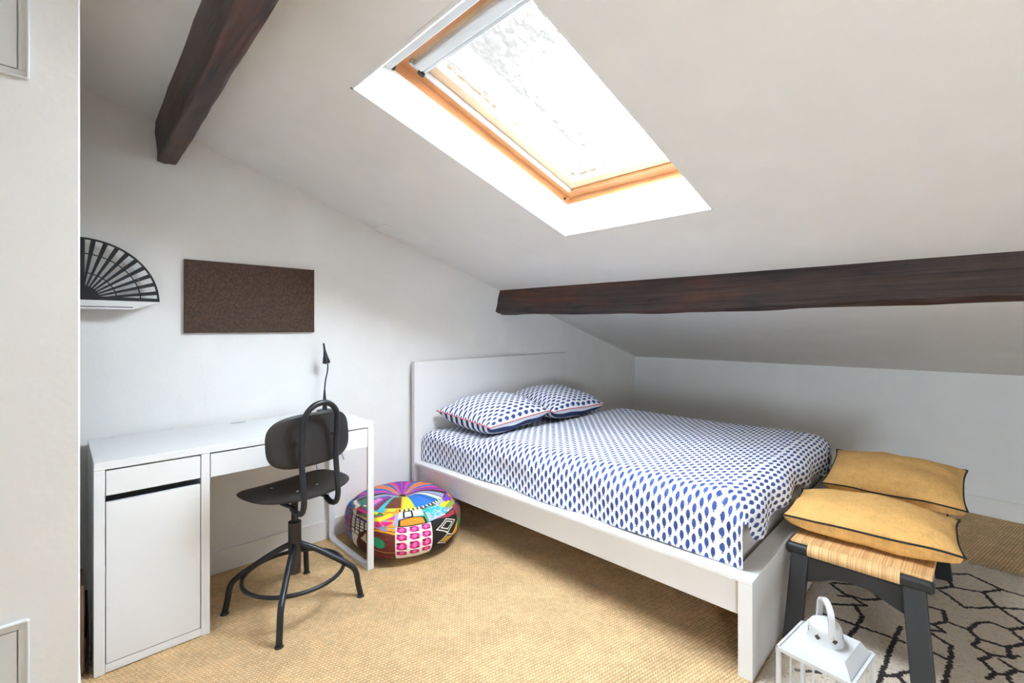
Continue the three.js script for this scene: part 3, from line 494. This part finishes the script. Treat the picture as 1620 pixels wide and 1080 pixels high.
  const g = grid(128, 56, (u, v) => {
    const a = front + (u - 0.5) * Math.PI * 2, f = v * Math.PI, gore = Math.abs(Math.sin(a * 4 + 0.4));
    let r = R * Math.pow(Math.sin(f), 0.62) * (0.985 + 0.015 * Math.sqrt(gore)), y = 0.135 + (v < 0.5 ? (H - 0.135) * Math.pow(Math.max(0, Math.cos(f)), 0.85) : -0.135 * Math.pow(Math.max(0, -Math.cos(f)), 0.7));
    y -= v < 0.5 ? 0.035 * Math.exp(-Math.pow(r / 0.07, 2)) : 0; y += v < 0.5 ? 0.006 * (fbm(a * 3, v * 9, 3) - 0.5) - 0.006 * (1 - Math.sqrt(gore)) * Math.sin(f) : 0;
    let x = cx + r * Math.sin(a), z = cz + r * Math.cos(a);
    const soft = (q, lim) => q < lim + 0.05 ? lim + 0.05 * Math.exp((q - lim - 0.05) / 0.05) : q;       // pressed against wall, leg and rail
    z = soft(z, 0.016); x = soft(x, -3.367);
    if (y > 0.17) x = lerp(x, -soft(-x, 2.842), clamp((y - 0.17) / 0.03, 0, 1));
    return [x - cx, Math.max(0.002, y), z - cz];
  }, (u, v) => [u, 1 - (v < 0.2 ? lerp(40, 160, v / 0.2) : v < 0.36 ? lerp(160, 276, (v - 0.2) / 0.16) : v < 0.62 ? lerp(276, 480, (v - 0.36) / 0.26) : lerp(480, 510, (v - 0.62) / 0.38)) / 512]);
  const p = thing('pouf', 'round patchwork floor pouf in bright wax prints between desk and bed', 'pouf', [cx, 0, cz]);
  obj('cover', g, std('#ffffff', 0.8, { map: tex, bumpMap: clothBump, bumpScale: 0.0008, side: THREE.DoubleSide }), p);
  obj('button', new THREE.SphereGeometry(0.022, 20, 10).scale(1, 0.45, 1).translate(0, H - 0.033, 0), std('#3b2420', 0.8), p);
}

// ------------------------------------------------------------------ rug
{
  const x0 = -2.95, x1 = -1.205, z0 = 2.135, z1 = 4.1, lines = [];
  const cam = camera.position, sy = Math.sin(0.7747), cy = Math.cos(0.7747);
  const at = (u, v) => { const a = (u - 810) / 732.4, b = (518 - v) / 732.4, t = (0.014 - 1.2247) / b; return [cam.x + t * (sy + a * cy), cam.z + t * (-cy + a * sy)]; };   // drawing of the lines measured on the rug
  for (const s of [
    [1498, 940, 1526, 961, 1547, 961.7, 1576.5, 960.4, 1620, 964.4], [1555, 937, 1576.5, 958.3, 1620, 986.8], [1465, 959, 1493.7, 966.5, 1496, 983, 1477, 987.5, 1465, 986], [1496, 983, 1533, 995.7, 1549, 1010.6, 1541, 1021.5, 1568, 1036.4, 1590, 1039],
    [1533, 995.7, 1546.7, 986, 1564, 983.5, 1598, 995.7, 1620, 993], [1598, 995.7, 1620, 1014], [1549, 1010.6, 1593, 1024, 1620, 1018.8], [1597, 1023, 1597, 1040.5, 1610, 1038], [1551, 1043, 1568, 1039], [1551, 1043, 1575, 1065, 1593, 1069, 1606, 1059.5, 1620, 1063.6],
    [1582, 1043, 1604, 1057], [1575, 1065, 1563, 1074], [1593, 1069, 1601, 1080], [1477, 987.5, 1487, 994, 1494, 1000, 1470, 997], [1465, 997, 1504.6, 1021.5, 1504.6, 1038, 1502, 1055, 1495, 1080, 1490, 1095], [1440, 1018, 1474.7, 1032, 1497.8, 1042],
    [1424, 991, 1416, 1012, 1408, 1028, 1394.5, 1068.5, 1388, 1085], [1301, 970, 1355.6, 989.4, 1431, 1016], [1392, 1068.5, 1420, 1067.6, 1441, 1062], [1420, 1067.6, 1431, 1080], [1314, 923, 1337, 940, 1368.5, 949, 1392, 948, 1379, 933.7, 1353, 924.6, 1317, 922],
    [1327, 942.8, 1348, 944, 1366, 955.7, 1371, 958, 1314, 955.7], [1351.7, 955.7, 1364.6, 975, 1353, 996, 1342.6, 1007.6, 1330, 1030], [1440, 932, 1467, 932, 1506, 928.5, 1555, 937, 1586, 932.5], [1498, 913, 1508.5, 928.5], [1488, 934, 1498, 940], [1490, 908, 1532, 908, 1586, 933, 1620, 943], [1230, 1035, 1270, 1020, 1301, 970], [1260, 1060, 1300, 1064], [1300, 1030, 1330, 1030]
  ]) { const q = []; for (let i = 0; i < s.length; i += 2) q.push(at(s[i], s[i + 1])); if (s[s.length - 2] > 1619) { const a = q[q.length - 2], b = q[q.length - 1], l = 0.3 / Math.hypot(b[0] - a[0], b[1] - a[1]); q.push([b[0] + (b[0] - a[0]) * l, b[1] + (b[1] - a[1]) * l]); } lines.push(q.map(([x, z]) => { const o = inBed(-0.10, 0, BL + 0.006), dx = x - o.x, dz = z - o.z; return [x0 + dx * Math.cos(BT) - dz * Math.sin(BT), z0 + dx * Math.sin(BT) + dz * Math.cos(BT)]; })); }
  for (let k = 0; k < 26; k++) { let x = x0 + rnd() * 1.7, z = 3.05 + rnd() * 1.0; const q = [[x, z]]; for (let i = 0; i < 4; i++) { x += (rnd() - 0.5) * 0.5; z += (rnd() - 0.4) * 0.3; q.push([x, Math.max(2.98, z)]); } lines.push(q); }
  const S = 1100, mapX = x => (x - x0) / (x1 - x0) * S, mapZ = z => (z - z0) / (z1 - z0) * S;
  const paint = (bg, fg, noise) => canvasTex(S, S, (c) => {
    c.fillStyle = bg; c.fillRect(0, 0, S, S);
    for (let i = 0; i < 26000; i++) { const t = rnd(); c.fillStyle = t > 0.5 ? `rgba(255,250,240,${noise * (t - 0.3)})` : `rgba(90,70,55,${noise * (0.6 - t)})`; c.fillRect(rnd() * S, rnd() * S, 3 + rnd() * 4, 2 + rnd() * 3); }
    c.fillStyle = fg;
    for (const q of lines) for (let i = 0; i + 1 < q.length; i++) { const [ax, az] = q[i], [bx2, bz] = q[i + 1], L = Math.hypot(bx2 - ax, bz - az), n = Math.max(2, Math.ceil(L / 0.006));
      for (let k = 0; k <= n; k++) { const t = k / n, x = mapX(lerp(ax, bx2, t)) + (rnd() - 0.5) * 4, y = mapZ(lerp(az, bz, t)) + (rnd() - 0.5) * 4; c.beginPath(); c.ellipse(x, y, 3.4 + rnd() * 2, 2.8 + rnd() * 1.7, rnd() * 3, 0, 7); c.fill(); } }
  });
  const map = paint('#d6c8b6', '#2a201d', 0.3); map.wrapS = map.wrapT = THREE.ClampToEdgeWrapping; map.flipY = false;
  const pile = dataTex(256, 256, (u, v) => { const k = 0.6 * fbm(u * 60, v * 60, 2, 60) + 0.4 * vn(u * 120, v * 120, 120); return [k, k, k]; }, false);
  const t = thing('berber_rug', 'shaggy cream rug with black zigzag lines at the foot of the bed', 'rug', inBed(-0.10, 0, BL + 0.006).toArray(), BT);
  const w = x1 - x0, d = z1 - z0;
  const g = grid(90, 90, (u, v) => { const e = Math.min(u, 1 - u, v, 1 - v) * 90, k = clamp(e, 0, 1); return [u * w, 0.002 + 0.011 * k + 0.003 * k * fbm(u * 40, v * 40, 2), (1 - v) * d]; }, (u, v) => [u, 1 - v]);
  obj('pile', g, std('#ffffff', 0.95, { map, bumpMap: rep(pile, 8), bumpScale: 0.006 }), t);
  const loops = []; for (let k = 0; k < 64; k++) { const z = (k + 0.5) / 64 * d + (rnd() - 0.5) * 0.01, l = 0.025 + rnd() * 0.03, s = (rnd() - 0.5) * 0.03; loops.push(tube([[w - 0.004, 0.006, z - 0.006], [w + l * 0.7, 0.005, z - 0.008 + s], [w + l, 0.004, z + s], [w + l * 0.6, 0.005, z + 0.008 + s], [w - 0.004, 0.006, z + 0.006]], 0.0022, 14, 5)); }
  const fr = obj('fringe', loops, std('#cfc3b3', 0.95), t); fr.userData = { kind: 'stuff' };
}

// ------------------------------------------------------------------ bench
{
  const H = 0.372, xa = -2.405, xb = -1.575, z0 = 2.135, z1 = 2.55;
  const t = thing('bench', 'low black wooden bench with woven cord seat at the foot of the bed', 'bench', [xa, 0, z0]);
  const L = xb - xa, D = z1 - z0, cord = canvasTex(512, 256, (c, w, h) => { c.fillStyle = '#e0b57c'; c.fillRect(0, 0, w, h); for (let i = 0; i < 128; i++) { const k = rnd(); c.fillStyle = `rgba(${k > 0.5 ? '248,214,160' : '150,100,50'},${0.2 + rnd() * 0.3})`; c.fillRect(i * 4, 0, 2.4, h); c.fillStyle = 'rgba(110,70,35,0.35)'; c.fillRect(i * 4 + 3, 0, 1, h); } });
  const cordMat = std('#ffffff', 0.7, { map: rep(cord, 1 / 0.3, 3), side: THREE.DoubleSide });
  for (const [x, s] of [[0, -1], [L, 1]]) {
    const beam = obj('end_beam', new RoundedBoxGeometry(0.045, 0.042, D + 0.03, 4, 0.014).translate(x, H - 0.026, D / 2), blackPaint, t);
    // arched apron under each end beam
    const a = new THREE.Shape(); a.moveTo(0.05, 0); a.lineTo(D - 0.05, 0); a.lineTo(D - 0.04, -0.10); a.quadraticCurveTo(D - 0.09, -0.085, D - 0.14, -0.058); a.quadraticCurveTo(D / 2, -0.036, 0.14, -0.058); a.quadraticCurveTo(0.09, -0.085, 0.04, -0.10); a.closePath();
    const ag = new THREE.ExtrudeGeometry(a, { depth: 0.022, bevelEnabled: true, bevelSize: 0.001, bevelThickness: 0.001, bevelSegments: 1 }).rotateY(-Math.PI / 2).translate(x + 0.011 + s * 0.006, H - 0.045, 0);
    obj('apron', ag, blackPaint, t);
    obj('leg', beamBetween(V(x, H - 0.03, 0.035), V(x + s * 0.10, 0.022, 0.030), 0.034, 0.058), blackPaint, t);
    obj('leg', beamBetween(V(x, H - 0.03, D - 0.04), V(x + s * 0.10, 0.022, D - 0.005), 0.034, 0.062), blackPaint, t);
    const wrap = []; for (let k = 0; k <= 14; k++) { const q = k / 14 * Math.PI * 0.98; wrap.push([x + s * 0.0275 * Math.sin(q), H - 0.022 + 0.0265 * Math.cos(q)]); }
    obj('cord_wrap', grid(2, 14, (u, v) => { const p = wrap[Math.round(v * 14)]; return [p[0], p[1], lerp(0.062, D - 0.075, u)]; }, (u, v) => [u * (D - 0.137), v * 0.08]), cordMat, beam);
  }
  for (const z of [0.03, D - 0.03]) obj('side_rail', new RoundedBoxGeometry(L, 0.028, 0.028, 3, 0.008).translate(L / 2, H - 0.04, z), blackPaint, t);
  const seatG = bx(0.0, L, H - 0.010, H + 0.004, 0.0, D + 0.008, 0.004), uv = seatG.attributes.uv, ps = seatG.attributes.position; for (let i = 0; i < uv.count; i++) uv.setXY(i, ps.getZ(i), ps.getX(i));
  obj('woven_seat', seatG, cordMat, t);
}
// mustard cushions
const linen = dataTex(256, 256, (u, v) => { const k = 0.90 + 0.08 * vn(u * 90, v * 14, 90) + 0.07 * vn(u * 14, v * 90, 90) + 0.08 * (fbm(u * 6, v * 6, 3, 6) - 0.5); return [0.865 * k, 0.675 * k, 0.40 * k]; });
const linenMat = std('#ffffff', 0.9, { map: rep(linen, 6), bumpMap: rep(clothBump, 6), bumpScale: 0.0008, side: THREE.DoubleSide });
function mustard(x, y, z, turn, tilt, roll, w, d, h, nz, label) {
  const t = thing('cushion', label, 'cushion', [x, y, z], 0, 'mustard cushions on the bench'); t.rotation.set(tilt, turn, roll, 'YXZ');
  const c = cushion(w, d, h, 0.055, nz, 0.52, 0.26);
  obj('top_cover', c.top, linenMat, t); obj('underside', c.bottom, linenMat, t); obj('piping', tube(c.pts, 0.004, 220, 6, true), blackPipe, t);
}
mustard(-2.145, 0.452, 2.352, 0.06, 0.0, 0.0, 0.41, 0.545, 0.15, 2.2, 'mustard linen cushion on the near end of the bench with black piping');
mustard(-1.545, 0.483, 2.362, 0.02, 0.0, 0.22, 0.41, 0.53, 0.15, 8.4, 'mustard linen cushion on the far end of the bench, leaning behind the other');

// ------------------------------------------------------------------ lantern
{
  const t = thing('lantern', 'white metal candle lantern with glass sides standing at bed corner', 'lantern', [-2.843, 0.015, 2.3415], -0.105);
  const white = std(new THREE.Color().setRGB(0.62, 0.63, 0.64), 0.45), a = 0.101, E = 0.225;
  obj('base', bx(-a, a, 0, 0.018, -a, a, 0.003), white, t);
  for (const x of [-1, 1]) for (const z of [-1, 1]) obj('post', bx(x * (a - 0.006) - 0.006, x * (a - 0.006) + 0.006, 0.018, E - 0.008, z * (a - 0.006) - 0.006, z * (a - 0.006) + 0.006, 0.0015), white, t);
  const glass = new THREE.MeshPhysicalMaterial({ color: '#ffffff', roughness: 0.02, transmission: 1, thickness: 0, ior: 1.5, side: THREE.DoubleSide });
  for (let k = 0; k < 4; k++) {
    const pane = obj('glass_pane', new THREE.PlaneGeometry(2 * a - 0.024, E - 0.026).translate(0, E / 2 + 0.005, a - 0.008).rotateY(k * Math.PI / 2), glass, t);
    obj('glazing_bar', bx(-0.0025, 0.0025, 0.018, E - 0.008, a - 0.007, a - 0.002, 0.001).rotateY(k * Math.PI / 2), white, pane);
  }
  const fr = (y0, y1, h0, h1) => new THREE.CylinderGeometry(h1 * Math.SQRT2, h0 * Math.SQRT2, y1 - y0, 4, 1).rotateY(Math.PI / 4).translate(0, (y0 + y1) / 2, 0).toNonIndexed();
  const roofG = fr(E + 0.002, E + 0.036, a - 0.010, 0.070); roofG.computeVertexNormals();
  const roof = obj('roof', [roofG, bx(-a, a, E - 0.008, E + 0.001, -a, a, 0.002)], white, t);
  for (const [x0, x1, z0, z1] of [[-a, a, a - 0.007, a], [-a, a, -a, -a + 0.007], [-a, -a + 0.007, -a, a], [a - 0.007, a, -a, a]]) obj('rim', bx(x0, x1, E, E + 0.005, z0, z1, 0.001), white, roof);
  const cy = E + 0.036, cap = obj('chimney', new THREE.LatheGeometry([[0, 0.056], [0.028, 0.0545], [0.037, 0.051], [0.0415, 0.044], [0.043, 0.034], [0.0435, 0.02], [0.045, 0.008], [0.048, 0]].map(p => new THREE.Vector2(...p)), 40).translate(0, cy, 0), white, t);
  for (let k = 0; k < 6; k++) { const q = (k + 0.35) / 6 * Math.PI * 2; obj('vent', new THREE.CylinderGeometry(0.0085, 0.0085, 0.002, 4).rotateX(Math.PI / 2).translate(0, cy + 0.020, 0.0433).rotateY(q), std('#4a3f33', 0.8), cap); }
  const hp = []; for (let k = 0; k <= 16; k++) { const q = k / 16 * Math.PI; hp.push([0.040 * Math.cos(q), cy + 0.078 + 0.040 * Math.sin(q)]); }
  hp.unshift([0.046, cy + 0.030]); hp.push([-0.046, cy + 0.030]);
  const hs = []; const off = (i, k) => { const p = hp[Math.max(0, i - 1)], q = hp[Math.min(hp.length - 1, i + 1)], dx = q[0] - p[0], dy = q[1] - p[1], l = Math.hypot(dx, dy); return new THREE.Vector2(hp[i][0] + dy / l * k, hp[i][1] - dx / l * k); };
  for (let i = 0; i < hp.length; i++) hs.push(off(i, 0.0028)); for (let i = hp.length - 1; i >= 0; i--) hs.push(off(i, -0.0028));
  const hg = new THREE.ExtrudeGeometry(new THREE.Shape(hs), { depth: 0.015, bevelEnabled: true, bevelSize: 0.001, bevelThickness: 0.001, bevelSegments: 2 }).translate(0, 0, -0.007).rotateY(0.68);
  const handle = obj('handle', hg, white, t);
  for (const s of [1, -1]) obj('rivet', new THREE.SphereGeometry(0.0045, 12, 8).translate(s * 0.0495, cy + 0.034, 0).rotateY(0.68), chrome, handle);
}

shadow(scene);
renderer.render(scene, camera);
